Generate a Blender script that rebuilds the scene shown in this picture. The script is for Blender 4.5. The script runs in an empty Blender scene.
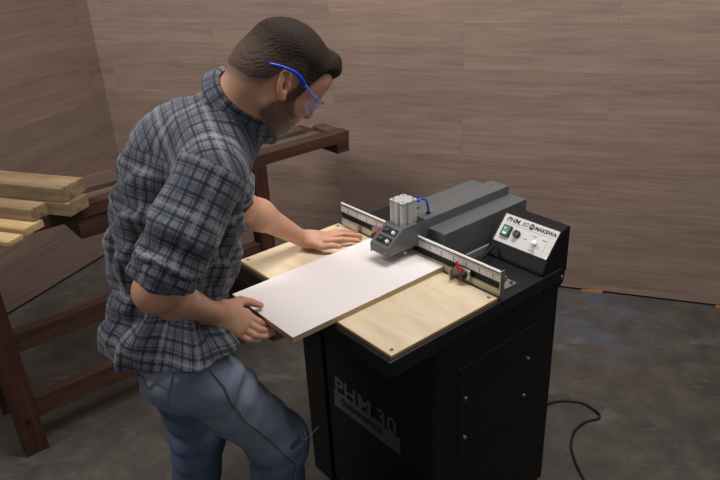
import bpy, bmesh, math, random
import numpy as np
from mathutils import Vector, Matrix
random.seed(7); rng = np.random.default_rng(7)
SC = bpy.context.scene
COL = SC.collection
PI = math.pi
DR = 1.0

# ------------------------------------------------------------------ materials
def lin(c):
    return tuple(((x/255)/12.92 if x/255 <= .04045 else ((x/255+.055)/1.055)**2.4) for x in c)
def new_mat(name):
    m = bpy.data.materials.new(name); m.use_nodes = True
    nt = m.node_tree; b = nt.nodes['Principled BSDF']
    return m, nt, b
def L(nt, a, b): nt.links.new(a, b)
def N(nt, t, **kw):
    n = nt.nodes.new(t)
    for k, v in kw.items(): setattr(n, k, v)
    return n
def val(n, **kw):
    for k, v in kw.items(): n.inputs[k.replace('_', ' ')].default_value = v
    return n
def ramp(nt, fac, stops):
    r = N(nt, 'ShaderNodeValToRGB'); cr = r.color_ramp
    while len(cr.elements) < len(stops): cr.elements.new(.5)
    for e, (p_, c) in zip(cr.elements, stops):
        e.position = p_; e.color = (*c, 1)
    L(nt, fac, r.inputs[0]); return r.outputs[0]
def mixc(nt, fac, a, b, mode='MIX'):
    m = N(nt, 'ShaderNodeMix', data_type='RGBA', blend_type=mode)
    for i, x in ((0, fac), (6, a), (7, b)):
        if isinstance(x, bpy.types.NodeSocket): L(nt, x, m.inputs[i])
        else: m.inputs[i].default_value = x if i == 0 else (*x, 1)
    return m.outputs[2]
def bump(nt, b, h, strength=.2, dist=.002):
    bp = N(nt, 'ShaderNodeBump'); val(bp, Strength=strength, Distance=dist)
    L(nt, h, bp.inputs['Height']); L(nt, bp.outputs[0], b.inputs['Normal'])
def noise(nt, vec, scale=5, detail=4, rough=.55, dist=0):
    n = N(nt, 'ShaderNodeTexNoise'); val(n, Scale=scale, Detail=detail, Roughness=rough, Distortion=dist)
    if vec is not None: L(nt, vec, n.inputs['Vector'])
    return n.outputs['Fac']
def mapping(nt, vec, scale=(1, 1, 1), rot=(0, 0, 0), loc=(0, 0, 0)):
    m = N(nt, 'ShaderNodeMapping'); m.inputs['Scale'].default_value = scale
    m.inputs['Rotation'].default_value = rot; m.inputs['Location'].default_value = loc
    L(nt, vec, m.inputs['Vector']); return m.outputs[0]
def objco(nt): return N(nt, 'ShaderNodeTexCoord').outputs['Object']
def simple(name, col, rough=.5, metal=0., nscale=0, namp=.12, bmp=0, spec=.5):
    m, nt, b = new_mat(name); c = lin(col)
    val(b, Roughness=rough, Metallic=metal); b.inputs['Specular IOR Level'].default_value = spec
    n = noise(nt, objco(nt), nscale or 30, 3)
    b_ = tuple(min(1, x*(1+namp)) for x in c); a_ = tuple(x*(1-namp) for x in c)
    L(nt, ramp(nt, n, [(.3, a_), (.7, b_)]), b.inputs['Base Color'])
    if bmp: bump(nt, b, n, bmp, .001)
    return m
def wood(name, c1, c2, c3, axis='x', scale=1., rough=.55, fine=1., bmp=.15):
    m, nt, b = new_mat(name); v = objco(nt)
    s = {'x': (1.2, 14, 14), 'y': (14, 1.2, 14), 'z': (14, 14, 1.2)}[axis]
    mv = mapping(nt, v, tuple(q*scale for q in s))
    n1 = noise(nt, mv, 1.6, 6, .6, .8); mv2 = mapping(nt, v, tuple(q*scale*4*fine for q in s))
    n2 = noise(nt, mv2, 2.5, 4, .6)
    n3 = noise(nt, v, 3*scale, 3)
    base = ramp(nt, n1, [(.28, lin(c1)), (.5, lin(c2)), (.75, lin(c3))])
    dark = mixc(nt, ramp(nt, n2, [(.35, (0, 0, 0)), (.65, (1, 1, 1))]), lin(c1), base)
    fin = mixc(nt, .65, dark, base)
    fin2 = mixc(nt, ramp(nt, n3, [(.3, (0, 0, 0)), (.8, (.6, .6, .6))]), fin, lin(c1))
    L(nt, fin2, b.inputs['Base Color']); val(b, Roughness=rough)
    bump(nt, b, n2, bmp, .001)
    return m

M = {}
M['black'] = simple('black_powder_coat', (15, 15, 16), .55, 0, 220, .1, .1, .3)
M['black_in'] = simple('black_recess', (12, 12, 13), .7)
M['table_black'] = simple('black_textured_plate', (19, 20, 22), .45, 0, 350, .3, .25, .4)
M['steel'] = simple('zinc_steel', (190, 190, 188), .28, .9, 60, .08)
M['chrome'] = simple('chrome_painted_shine', (236, 238, 240), .25, .15, 40, .03)  # pale, barely metallic colour stands in for the chrome's bright reflections
M['alu'] = simple('anodised_aluminium', (178, 176, 168), .35, .55, 50, .06)
M['alu_yellow'] = simple('brushed_aluminium_warm', (196, 188, 160), .35, .35, 50, .06)
M['cyl'] = simple('cast_silver_cylinder', (186, 187, 188), .42, .25, 60, .06)
M['grey_head'] = simple('grey_hammered_paint', (97, 98, 99), .38, .1, 160, .1, .15)
M['grey_cover'] = simple('grey_sheet_paint', (88, 91, 92), .42, .0, 90, .06, .06)
M['red'] = simple('red_lever_plastic', (190, 28, 36), .35)
M['hose'] = simple('blue_air_hose', (24, 74, 205), .3)
M['green'] = simple('green_rocker_switch', (40, 120, 84), .3)
M['greenlight'] = simple('pale_switch_mark', (205, 235, 220), .4)
M['knob'] = simple('black_knob_plastic', (14, 14, 15), .35)
M['rubber'] = simple('black_rubber', (16, 16, 17), .6)
M['ink'] = simple('black_lettering', (16, 15, 15), .5)
M['graylogo'] = simple('grey_name_badge', (88, 88, 86), .4, .35)
M['face'] = simple('brushed_face_plate', (206, 202, 199), .55, .0, 90, .04, 0, .25)
M['white'] = simple('white_melamine', (238, 231, 228), .3, 0, 4, .02)
M['mdf'] = simple('mdf_core', (173, 148, 116), .75, 0, 300, .1)
M['screw'] = simple('steel_screw', (150, 150, 150), .3, .9)
M['cordm'] = simple('black_cable', (17, 17, 18), .5)
M['ply'] = None
M['bench'] = wood('stained_bench_wood', (46, 30, 24), (80, 52, 38), (106, 74, 54), 'y', 1., .55)
M['bench_z'] = wood('stained_bench_leg_wood', (46, 25, 18), (80, 43, 29), (104, 60, 40), 'z', 1., .6)
M['bench_top'] = wood('worn_bench_top_wood', (58, 46, 40), (92, 72, 60), (120, 92, 72), 'y', .8, .6)
M['tray'] = wood('dusty_tray_wood', (70, 62, 56), (96, 86, 78), (116, 106, 98), 'y', .8, .7)
M['pine'] = wood('weathered_pine', (88, 68, 50), (150, 126, 94), (176, 152, 120), 'x', 1., .7)
M['pine_pale'] = wood('fresh_pine', (150, 124, 80), (194, 168, 120), (212, 188, 146), 'x', 1., .7)
M['pine_grey'] = wood('greyed_pine', (98, 80, 60), (150, 126, 96), (174, 152, 122), 'x', 1., .7)
M['wedge'] = wood('offcut_wood', (140, 96, 48), (176, 128, 70), (196, 150, 92), 'x', 2., .7)

def ply():
    m, nt, b = new_mat('birch_plywood'); v = objco(nt)
    n1 = noise(nt, mapping(nt, v, (3, 9, 9)), 1.8, 4, .5, .5)
    n2 = noise(nt, mapping(nt, v, (20, 120, 120)), 2, 3)
    n3 = noise(nt, v, 9, 4, .6)
    c = ramp(nt, n1, [(.3, lin((208, 186, 152))), (.55, lin((226, 208, 178))), (.75, lin((232, 218, 192)))])
    c = mixc(nt, .25, c, ramp(nt, n2, [(.3, lin((196, 168, 126))), (.7, lin((230, 212, 182)))]))
    c = mixc(nt, ramp(nt, n3, [(.45, (0, 0, 0)), (.8, (.35, .35, .35))]), c, lin((212, 196, 178)))
    L(nt, c, b.inputs['Base Color']); val(b, Roughness=.45); return m
M['ply'] = ply()
M['plyedge'] = simple('plywood_edge', (150, 120, 76), .7, 0, 200, .25)

def wall_mat():
    m, nt, b = new_mat('wood_look_wall_cladding'); v = objco(nt)   # local x along wall, z up
    sx = N(nt, 'ShaderNodeSeparateXYZ'); L(nt, v, sx.inputs[0])
    cb0 = N(nt, 'ShaderNodeCombineXYZ'); L(nt, sx.outputs[0], cb0.inputs[0]); L(nt, sx.outputs[2], cb0.inputs[1])
    cb = N(nt, 'ShaderNodeVectorMath', operation='ADD'); L(nt, cb0.outputs[0], cb.inputs[0]); cb.inputs[1].default_value = (14.2-.805, -.05, 0)
    br = N(nt, 'ShaderNodeTexBrick', offset=.5); L(nt, cb.outputs[0], br.inputs['Vector'])
    val(br, Scale=1., Brick_Width=1.42, Row_Height=.2265, Mortar_Size=.0012, Bias=0.)
    br.inputs['Color1'].default_value = (0, 0, 0, 1); br.inputs['Color2'].default_value = (1, 1, 1, 1)
    br.inputs['Mortar'].default_value = (.5, .5, .5, 1)
    # shift the grain per plank
    off = N(nt, 'ShaderNodeVectorMath', operation='SCALE'); L(nt, br.outputs['Color'], off.inputs[0]); off.inputs['Scale'].default_value = 3.7
    ad = N(nt, 'ShaderNodeVectorMath', operation='ADD'); L(nt, v, ad.inputs[0]); L(nt, off.outputs[0], ad.inputs[1])
    n1 = noise(nt, mapping(nt, ad.outputs[0], (.7, 1, 8)), 1.5, 7, .62, .4)
    n2 = noise(nt, mapping(nt, ad.outputs[0], (2.6, 1, 45)), 1.5, 5, .65, .2)
    n3 = noise(nt, mapping(nt, v, (.6, 1, 1.3)), 1.6, 3)
    c = ramp(nt, n1, [(.25, lin((112, 95, 86))), (.5, lin((142, 120, 108))), (.75, lin((166, 142, 128)))])
    c2 = ramp(nt, n2, [(.28, lin((104, 88, 80))), (.5, lin((142, 121, 109))), (.72, lin((170, 147, 133)))])
    c = mixc(nt, .45, c, c2)
    c = mixc(nt, .10, c, mixc(nt, br.outputs['Color'], lin((104, 92, 84)), lin((164, 132, 116))))
    c = mixc(nt, ramp(nt, n3, [(.3, (0, 0, 0)), (.75, (.22, .22, .22))]), c, lin((112, 100, 92)))
    c = mixc(nt, mixc(nt, br.outputs['Fac'], (0, 0, 0), (.35, .35, .35)), c, lin((86, 72, 66)))
    L(nt, c, b.inputs['Base Color']); val(b, Roughness=.5)
    b.inputs['Specular IOR Level'].default_value = .35
    bump(nt, b, n2, .12, .001); return m
M['wall'] = wall_mat()
def floor_mat():
    m, nt, b = new_mat('stained_concrete'); v = objco(nt)
    n1 = noise(nt, v, 1.3, 8, .62, .1); n2 = noise(nt, mapping(nt, v, (1, 1, 1), (0, 0, .6)), 7, 9, .7, .15)
    n3 = noise(nt, mapping(nt, v, (1, 3, 1), (0, 0, .9)), 2.3, 6, .7, .3); n4 = noise(nt, v, 90, 3, .6)
    c = ramp(nt, n1, [(.25, lin((58, 55, 51))), (.5, lin((77, 71, 66))), (.75, lin((96, 89, 81)))])
    c = mixc(nt, .5, c, ramp(nt, n2, [(.28, lin((46, 44, 42))), (.5, lin((77, 72, 67))), (.74, lin((112, 105, 98)))]))
    c = mixc(nt, ramp(nt, n3, [(.58, (0, 0, 0)), (.68, (.5, .5, .5))]), c, lin((118, 112, 106)))
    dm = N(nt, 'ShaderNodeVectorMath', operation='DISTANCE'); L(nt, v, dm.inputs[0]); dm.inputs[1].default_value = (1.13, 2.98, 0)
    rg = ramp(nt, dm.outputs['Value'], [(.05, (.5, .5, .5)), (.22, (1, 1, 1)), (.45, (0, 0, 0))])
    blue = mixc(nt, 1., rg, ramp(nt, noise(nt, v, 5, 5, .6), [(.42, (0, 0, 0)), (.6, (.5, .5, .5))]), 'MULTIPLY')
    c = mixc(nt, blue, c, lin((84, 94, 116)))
    sc_ = noise(nt, mapping(nt, v, (5, 26, 1), (0, 0, .75)), 2, 8, .75, .3)
    c = mixc(nt, ramp(nt, sc_, [(.58, (0, 0, 0)), (.72, (.45, .45, .45))]), c, lin((128, 122, 114)))
    c = mixc(nt, ramp(nt, sc_, [(.30, (.4, .4, .4)), (.42, (0, 0, 0))]), c, lin((48, 46, 44)))
    rust = noise(nt, mapping(nt, v, (1, 1, 1), (0, 0, 0), (7.1, 4.7, 0)), 2.8, 5, .7, .3)
    c = mixc(nt, ramp(nt, rust, [(.64, (0, 0, 0)), (.74, (.45, .45, .45))]), c, lin((126, 92, 58)))
    L(nt, c, b.inputs['Base Color'])
    L(nt, ramp(nt, n2, [(.3, (.45, .45, .45)), (.7, (.68, .68, .68))]), b.inputs['Roughness'])
    mx = N(nt, 'ShaderNodeMath', operation='ADD'); L(nt, n2, mx.inputs[0]); L(nt, n4, mx.inputs[1])
    bump(nt, b, mx.outputs[0], .25, .003); return m
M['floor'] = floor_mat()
def scale_mat():
    m, nt, b = new_mat('ruler_scale'); v = objco(nt)
    sx = N(nt, 'ShaderNodeSeparateXYZ'); L(nt, v, sx.inputs[0])
    def ticks(per, w):
        a = N(nt, 'ShaderNodeMath', operation='MULTIPLY'); L(nt, sx.outputs[0], a.inputs[0]); a.inputs[1].default_value = 1/per
        f = N(nt, 'ShaderNodeMath', operation='FRACT'); L(nt, a.outputs[0], f.inputs[0])
        g = N(nt, 'ShaderNodeMath', operation='LESS_THAN'); L(nt, f.outputs[0], g.inputs[0]); g.inputs[1].default_value = w
        return g.outputs[0]
    c = mixc(nt, ticks(.01, .22), lin((216, 216, 222)), lin((176, 176, 192)))
    c = mixc(nt, ticks(.05, .12), c, lin((150, 146, 168)))
    L(nt, c, b.inputs['Base Color']); val(b, Roughness=.35, Metallic=.2); return m
M['scale'] = scale_mat()

def attr(nt, name, kind='GEOMETRY'):
    a = N(nt, 'ShaderNodeAttribute', attribute_name=name, attribute_type=kind); return a
def skin_mat():
    m, nt, b = new_mat('skin'); a = attr(nt, 'col')
    n = noise(nt, objco(nt), 60, 5, .6); n2 = noise(nt, objco(nt), 700, 2)
    c = mixc(nt, mixc(nt, n, (0, 0, 0), (.22, .22, .22)), a.outputs['Color'], lin((150, 96, 72)))
    bd_ = attr(nt, 'fade'); fn = noise(nt, objco(nt), 520, 3, .7); mm = N(nt, 'ShaderNodeMath', operation='MULTIPLY')
    L(nt, bd_.outputs['Fac'], mm.inputs[0]); L(nt, ramp(nt, fn, [(.3, (.55, .55, .55)), (.62, (1, 1, 1))]), mm.inputs[1])
    c = mixc(nt, mm.outputs[0], c, lin((66, 50, 42)))
    L(nt, c, b.inputs['Base Color']); val(b, Roughness=.5)
    b.inputs['Subsurface Weight'].default_value = .08
    b.inputs['Subsurface Radius'].default_value = (.01, .004, .002)
    b.inputs['Specular IOR Level'].default_value = .4
    bump(nt, b, n2, .15, .0006); return m
M['skin'] = skin_mat()
def hair_mat():
    m, nt, b = new_mat('short_hair'); a = attr(nt, 'col')
    n = noise(nt, mapping(nt, objco(nt), (260, 900, 900)), 1., 3, .7); n2 = noise(nt, objco(nt), 140, 5, .7)
    c = mixc(nt, ramp(nt, n, [(.25, (.45, .45, .45)), (.6, (1, 1, 1))]), lin((30, 24, 21)), a.outputs['Color'])
    c = mixc(nt, ramp(nt, n2, [(.45, (0, 0, 0)), (.75, (.18, .18, .18))]), c, lin((104, 86, 76)))
    L(nt, c, b.inputs['Base Color']); val(b, Roughness=.7); b.inputs['Specular IOR Level'].default_value = .15
    mx = N(nt, 'ShaderNodeMath', operation='ADD'); L(nt, n2, mx.inputs[0]); L(nt, n, mx.inputs[1])
    bump(nt, b, mx.outputs[0], .45, .003); return m
M['hair'] = hair_mat()
def plaid_mat():
    m, nt, b = new_mat('plaid_flannel'); a = attr(nt, 'pl')
    w = noise(nt, objco(nt), 14, 3)
    sx = N(nt, 'ShaderNodeSeparateXYZ'); L(nt, a.outputs['Vector'], sx.inputs[0])
    def mth(op, x, y=None):
        q = N(nt, 'ShaderNodeMath', operation=op)
        for i, z in enumerate((x, y)):
            if z is None: continue
            if isinstance(z, bpy.types.NodeSocket): L(nt, z, q.inputs[i])
            else: q.inputs[i].default_value = z
        return q.outputs[0]
    def band(s, per, c0, wd, soft=.0009):     # 1 inside a stripe of half width wd centred at c0 of each period
        f = mth('FRACT', mth('MULTIPLY', mth('ADD', s, 10-c0+per/2), 1/per))
        d = mth('ABSOLUTE', mth('SUBTRACT', mth('MULTIPLY', f, per), per/2))
        q = N(nt, 'ShaderNodeMapRange'); L(nt, d, q.inputs[0])
        q.inputs[1].default_value = wd+soft; q.inputs[2].default_value = max(wd-soft, 0); q.inputs[3].default_value = 0; q.inputs[4].default_value = 1
        return q.outputs[0]
    def clampadd(*xs):
        r = xs[0]
        for x in xs[1:]: r = mth('MAXIMUM', r, x)
        return r
    P = .056
    c = ramp(nt, noise(nt, objco(nt), 260, 3), [(.3, lin((90, 93, 99))), (.7, lin((120, 123, 129)))])
    navs = []
    for k in (0, 1):
        s = sx.outputs[k]
        nav = clampadd(band(s, P, .0, .0036), band(s, P, .0085, .0013), band(s, P, .028, .0034))
        navs.append(nav)
    for nav in navs: c = mixc(nt, mth('MULTIPLY', nav, .78), c, lin((30, 34, 48)))
    for k in (0, 1):
        s = sx.outputs[k]
        wh = clampadd(band(s, P*2, .0405, .0013), band(s, P*2, .0445, .0009))
        c = mixc(nt, mth('MULTIPLY', wh, .4), c, lin((170, 170, 172)))
        bl = band(s, P*2, .0985, .007)
        c = mixc(nt, mth('MULTIPLY', bl, .45), c, lin((56, 62, 84)))
    L(nt, c, b.inputs['Base Color']); val(b, Roughness=.85)
    b.inputs['Sheen Weight'].default_value = .15; b.inputs['Specular IOR Level'].default_value = .2
    bump(nt, b, mth('ADD', noise(nt, objco(nt), 900, 2), mth('MULTIPLY', noise(nt, objco(nt), 45, 4), 2.)), .35, .002)
    return m
M['plaid'] = plaid_mat()
def denim_mat(name, c1, c2, c3):
    m, nt, b = new_mat(name); a = attr(nt, 'fade')
    v = objco(nt); n = noise(nt, v, 9, 6, .65, .3); n2 = noise(nt, mapping(nt, v, (900, 900, 160)), 1, 2); n3 = noise(nt, v, 40, 4)
    c = ramp(nt, n, [(.3, lin(c1)), (.7, lin(c2))])
    c = mixc(nt, a.outputs['Fac'], c, lin(c3))
    c = mixc(nt, ramp(nt, n2, [(.35, (0, 0, 0)), (.65, (.3, .3, .3))]), c, lin(c3))
    c = mixc(nt, ramp(nt, n3, [(.5, (0, 0, 0)), (.75, (.25, .25, .25))]), c, lin(c1))
    L(nt, c, b.inputs['Base Color']); val(b, Roughness=.85); b.inputs['Specular IOR Level'].default_value = .2
    bump(nt, b, n3, .3, .002); return m
M['denim'] = denim_mat('blue_denim', (48, 62, 92), (78, 95, 124), (148, 156, 172))
M['thread'] = simple('tan_stitching', (168, 142, 104), .8)
M['lightthread'] = simple('frayed_cotton_threads', (176, 188, 204), .9)
M['pocketstitch'] = simple('brown_pocket_embroidery', (112, 88, 58), .8)
M['shoe'] = simple('brown_shoe_leather', (60, 42, 32), .5)
M['blueframe'] = simple('blue_temple_plastic', (20, 64, 215), .3)
def glass(name, col, alpha):
    m, nt, b = new_mat(name); b.inputs['Base Color'].default_value = (*lin(col), 1)
    val(b, Roughness=.08); b.inputs['Alpha'].default_value = alpha; return m
M['lens'] = glass('clear_lens_sheen', (200, 190, 225), .38)  # lavender tint and partial opacity stand in for reflections on the lens
M['cleararm'] = glass('clear_blue_plastic', (120, 150, 225), .7)

# ------------------------------------------------------------------ object helpers
def link(o, parent=None, label=None, cat=None, group=None, kind=None):
    if o.name not in COL.objects: COL.objects.link(o)
    if parent is not None: o.parent = parent
    if label: o['label'] = label
    if cat: o['category'] = cat
    if group: o['group'] = group
    if kind: o['kind'] = kind
    return o
def empty(name, loc, rz, label, cat, group=None):
    o = bpy.data.objects.new(name, None); o.location = loc; o.rotation_euler = (0, 0, rz); o.empty_display_size = .1
    return link(o, None, label, cat, group)
class MB:
    def __init__(s): s.bm = bmesh.new()
    def box(s, x0, x1, y0, y1, z0, z1, bev=0, seg=2):
        b = bmesh.new(); bmesh.ops.create_cube(b, size=1)
        for v in b.verts: v.co = Vector(((x0+x1)/2+v.co.x*(x1-x0), (y0+y1)/2+v.co.y*(y1-y0), (z0+z1)/2+v.co.z*(z1-z0)))
        if bev: bmesh.ops.bevel(b, geom=b.edges[:], offset=bev, segments=seg, affect='EDGES', profile=.5)
        s.add(b); return s
    def add(s, b, mat=None):
        if mat is not None: bmesh.ops.transform(b, matrix=mat, verts=b.verts)
        me = bpy.data.meshes.new('t'); b.to_mesh(me); b.free(); s.bm.from_mesh(me); bpy.data.meshes.remove(me); return s
    def cyl(s, p0, p1, r, r2=None, seg=24, bev=0):
        p0 = Vector(p0); p1 = Vector(p1); d = p1-p0
        b = bmesh.new(); bmesh.ops.create_cone(b, cap_ends=True, segments=seg, radius1=r, radius2=r if r2 is None else r2, depth=d.length)
        if bev:
            ed = [e for e in b.edges if len(e.link_faces) == 2 and any(len(f.verts) > 4 for f in e.link_faces)]
            bmesh.ops.bevel(b, geom=ed, offset=bev, segments=2, affect='EDGES')
        s.add(b, Matrix.Translation((p0+p1)/2) @ d.to_track_quat('Z', 'Y').to_matrix().to_4x4()); return s
    def prism(s, pts, axis, a0, a1, bev=0):
        """polygon pts extruded along axis: 'x' pts=(y,z); 'y' pts=(x,z); 'z' pts=(x,y)"""
        b = bmesh.new()
        def mk(p, a): return {'x': (a, p[0], p[1]), 'y': (p[0], a, p[1]), 'z': (p[0], p[1], a)}[axis]
        v0 = [b.verts.new(mk(p, a0)) for p in pts]; v1 = [b.verts.new(mk(p, a1)) for p in pts]
        n = len(pts); b.faces.new(v0); b.faces.new(v1[::-1])
        for i in range(n): b.faces.new((v0[i], v1[i], v1[(i+1) % n], v0[(i+1) % n]))
        bmesh.ops.recalc_face_normals(b, faces=b.faces)
        if bev: bmesh.ops.bevel(b, geom=b.edges[:], offset=bev, segments=2, affect='EDGES')
        s.add(b); return s
    def tube(s, pts, r, seg=10, sub=6, closed=False):
        P = [Vector(p) for p in pts]; R = r if isinstance(r, (list, tuple)) else [r]*len(P)
        Q, RR = [], []
        for i in range(len(P)-1):
            p0 = P[max(i-1, 0)]; p1 = P[i]; p2 = P[i+1]; p3 = P[min(i+2, len(P)-1)]
            for k in range(sub):
                t = k/sub
                Q.append(.5*((2*p1)+(p2-p0)*t+(2*p0-5*p1+4*p2-p3)*t*t+(3*p1-p0-3*p2+p3)*t**3)); RR.append(R[i]*(1-t)+R[i+1]*t)
        Q.append(P[-1]); RR.append(R[-1])
        b = bmesh.new(); rings = []; up = Vector((0, 0, 1)); T0 = (Q[1]-Q[0]).normalized()
        if abs(T0.dot(up)) > .9: up = Vector((1, 0, 0))
        nrm = (up-T0*up.dot(T0)).normalized()
        for i, q in enumerate(Q):
            T = (Q[min(i+1, len(Q)-1)]-Q[max(i-1, 0)]).normalized()
            nrm = (nrm-T*nrm.dot(T)).normalized(); bi = T.cross(nrm)
            rings.append([b.verts.new(q+(nrm*math.cos(a)+bi*math.sin(a))*RR[i]) for a in [2*PI*j/seg for j in range(seg)]])
        for i in range(len(rings)-1):
            for j in range(seg): b.faces.new((rings[i][j], rings[i][(j+1) % seg], rings[i+1][(j+1) % seg], rings[i+1][j]))
        b.faces.new(rings[0][::-1]); b.faces.new(rings[-1]); s.add(b); return s
    def build(s, name, mat, parent=None, smooth=False, mats=None, **kw):
        me = bpy.data.meshes.new(name); bmesh.ops.recalc_face_normals(s.bm, faces=s.bm.faces)
        s.bm.to_mesh(me); s.bm.free()
        me.materials.append(mat)
        for m in mats or []: me.materials.append(m)
        if smooth:
            for p in me.polygons: p.use_smooth = True
            try: me.set_sharp_from_angle(angle=math.radians(38))
            except Exception: pass
        return link(bpy.data.objects.new(name, me), parent, **kw)
def text(name, s, size, M4, mat, parent, extrude=.0006, bold=0., sx=1., shear=0, label=None, align='LEFT'):
    cu = bpy.data.curves.new(name, 'FONT'); cu.body = s; cu.size = size; cu.extrude = extrude; cu.offset = bold; cu.shear = shear
    cu.align_x = align; cu.resolution_u = 4
    t = bpy.data.objects.new('tmp', cu); COL.objects.link(t)
    dg = bpy.context.evaluated_depsgraph_get(); me = bpy.data.meshes.new_from_object(t.evaluated_get(dg))
    bpy.data.objects.remove(t); bpy.data.curves.remove(cu)
    me.transform(M4 @ Matrix.Diagonal((sx, 1, 1, 1))); me.materials.clear(); me.materials.append(mat); me.name = name
    return link(bpy.data.objects.new(name, me), parent, label)

# ------------------------------------------------------------------ distance-field modelling
def vnorm(a): a = np.asarray(a, float); return a/np.linalg.norm(a)
def cone(a, b, ra, rb):
    a = np.asarray(a, float); b = np.asarray(b, float); ba = b-a; l2 = ba@ba
    def f(p):
        t = np.clip(((p-a)@ba)/l2, 0, 1)
        return np.linalg.norm(p-a-t[:, None]*ba, axis=1)-(ra+(rb-ra)*t)
    return f
def ell(c, r, ax=None):
    c = np.asarray(c, float); r = np.asarray(r, float); A = np.eye(3) if ax is None else np.array([vnorm(x) for x in ax])
    def f(p):
        q = (p-c)@A.T; k0 = np.linalg.norm(q/r, axis=1); k1 = np.linalg.norm(q/(r*r), axis=1)
        return k0*(k0-1)/np.maximum(k1, 1e-6)
    return f
def smin(a, b, k):
    h = np.clip(.5+.5*(b-a)/k, 0, 1); return b+(a-b)*h-k*h*(1-h)
def union(fs, k):
    def f(p):
        d = fs[0](p)
        for g in fs[1:]:
            kk = k
            if isinstance(g, tuple): g, kk = g
            d = smin(d, g(p), kk)
        return d
    return f
def sst(e0, e1, x):
    t = np.clip((x-e0)/(e1-e0), 0, 1); return t*t*(3-2*t)
def polyset(f, h, lo, hi, B=12):
    lo = np.asarray(lo, float); hi = np.asarray(hi, float)
    n = np.ceil((hi-lo)/(h*B)).astype(int)
    g = np.stack(np.meshgrid(*[np.arange(k) for k in n], indexing='ij'), -1).reshape(-1, 3)
    d = np.concatenate([f(x) for x in np.array_split(lo+(g+.5)*B*h, max(1, len(g)//20000+1))])
    g = g[np.abs(d) < B*h*1.0+.012]
    S = 4096*2
    loc = np.stack(np.meshgrid(*[np.arange(B+1)]*3, indexing='ij'), -1).reshape(-1, 3)
    ce, cp, fe = [], [], []
    dims = np.array([1, 1, 1])*S
    def cid(I): return (I[:, 0].astype(np.int64)*S+I[:, 1])*S+I[:, 2]
    for part in np.array_split(g, max(1, len(g)//150+1)):
        if not len(part): continue
        idx = part[:, None, :]*B+loc[None]
        D = f((lo+idx.reshape(-1, 3)*h)).reshape(len(part), B+1, B+1, B+1)
        for ax in range(3):
            sl0 = [slice(None)]+[slice(0, B)]*3; sl1 = list(sl0); sl1[ax+1] = slice(1, B+1)
            a = D[tuple(sl0)]; b = D[tuple(sl1)]
            w = np.nonzero((a < 0) != (b < 0))
            if not len(w[0]): continue
            da = a[w]; db = b[w]; I = part[w[0]]*B+np.stack(w[1:], -1)
            t = da/(da-db); P = I.astype(float); P[:, ax] += t; P = lo+P*h
            o1, o2 = (ax+1) % 3, (ax+2) % 3
            q = []
            for s1, s2 in ((-1, -1), (0, -1), (0, 0), (-1, 0)):
                J = I.copy(); J[:, o1] += s1; J[:, o2] += s2; q.append(cid(J+1))
            q = np.stack(q, -1); flip = da > 0; q[flip] = q[flip][:, ::-1]
            fe.append(q); cp.append(P)
    F = np.concatenate(fe); P = np.concatenate(cp)
    u, inv = np.unique(F.reshape(-1), return_inverse=True); inv = inv.reshape(F.shape)
    V = np.zeros((len(u), 3)); C = np.zeros(len(u))
    for k in range(4):
        np.add.at(V, inv[:, k], P); np.add.at(C, inv[:, k], 1)
    return V/C[:, None], inv
def grad(f, p, e=.0015):
    g = np.stack([f(p+np.eye(3)[i]*e)-f(p-np.eye(3)[i]*e) for i in range(3)], -1)
    return g/np.maximum(np.linalg.norm(g, axis=1, keepdims=True), 1e-9)
def snap(f, p, off=0., it=6):
    p = np.array(p, float)
    for _ in range(it): p = p-(f(p)-off)[:, None]*grad(f, p)*.9
    return p
def mesh_from(name, V, F, mat, parent=None, **kw):
    me = bpy.data.meshes.new(name)
    me.vertices.add(len(V)); me.vertices.foreach_set('co', np.asarray(V, np.float32).ravel())
    me.loops.add(F.size); me.loops.foreach_set('vertex_index', F.astype(np.int32).ravel())
    k = F.shape[1]
    me.polygons.add(len(F)); me.polygons.foreach_set('loop_start', np.arange(0, F.size, k, dtype=np.int32))
    me.polygons.foreach_set('loop_total', np.full(len(F), k, np.int32))
    me.polygons.foreach_set('use_smooth', np.ones(len(F), bool)); me.update(calc_edges=True); me.validate()
    me.materials.append(mat); return link(bpy.data.objects.new(name, me), parent, **kw)
def sdf_obj(name, f, lo, hi, h, mat, parent=None, col=None, fade=None, **kw):
    V, F = polyset(f, h, lo, hi)
    o = mesh_from(name, V, F, mat, parent, **kw)
    if col is not None:
        a = o.data.color_attributes.new('col', 'FLOAT_COLOR', 'POINT'); c = col(V)
        a.data.foreach_set('color', np.concatenate([c, np.ones((len(c), 1))], 1).astype(np.float32).ravel())
    if fade is not None:
        a = o.data.attributes.new('fade', 'FLOAT', 'POINT'); a.data.foreach_set('value', fade(V).astype(np.float32))
    return o, V, F
def wob(p, s, seed=0):
    r = np.random.default_rng(seed); d = np.zeros(len(p))
    for i in range(6):
        k = r.normal(size=3)*s*(1+.4*i); d += np.sin(p@k+r.uniform(0, 6))/(1+.5*i)
    return d/2.6

# ------------------------------------------------------------------ camera
def setcam():
    cd = bpy.data.cameras.new('camera'); cd.sensor_width = 36; cd.lens = 683.1615*36/720; cd.clip_start = .05; cd.clip_end = 60
    c = bpy.data.objects.new('camera', cd); COL.objects.link(c)
    pch = math.radians(25.714227); rl = math.radians(-2.9352963)
    f = Vector((0, math.cos(pch), -math.sin(pch))); r0 = Vector((1, 0, 0)); u0 = r0.cross(f)
    rt = r0*math.cos(rl)+u0*math.sin(rl); up = u0*math.cos(rl)-r0*math.sin(rl)
    m = Matrix((( rt.x, up.x, -f.x, 0), (rt.y, up.y, -f.y, 0), (rt.z, up.z, -f.z, 1.93), (0, 0, 0, 1)))
    c.matrix_world = m; SC.camera = c
setcam()

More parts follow.
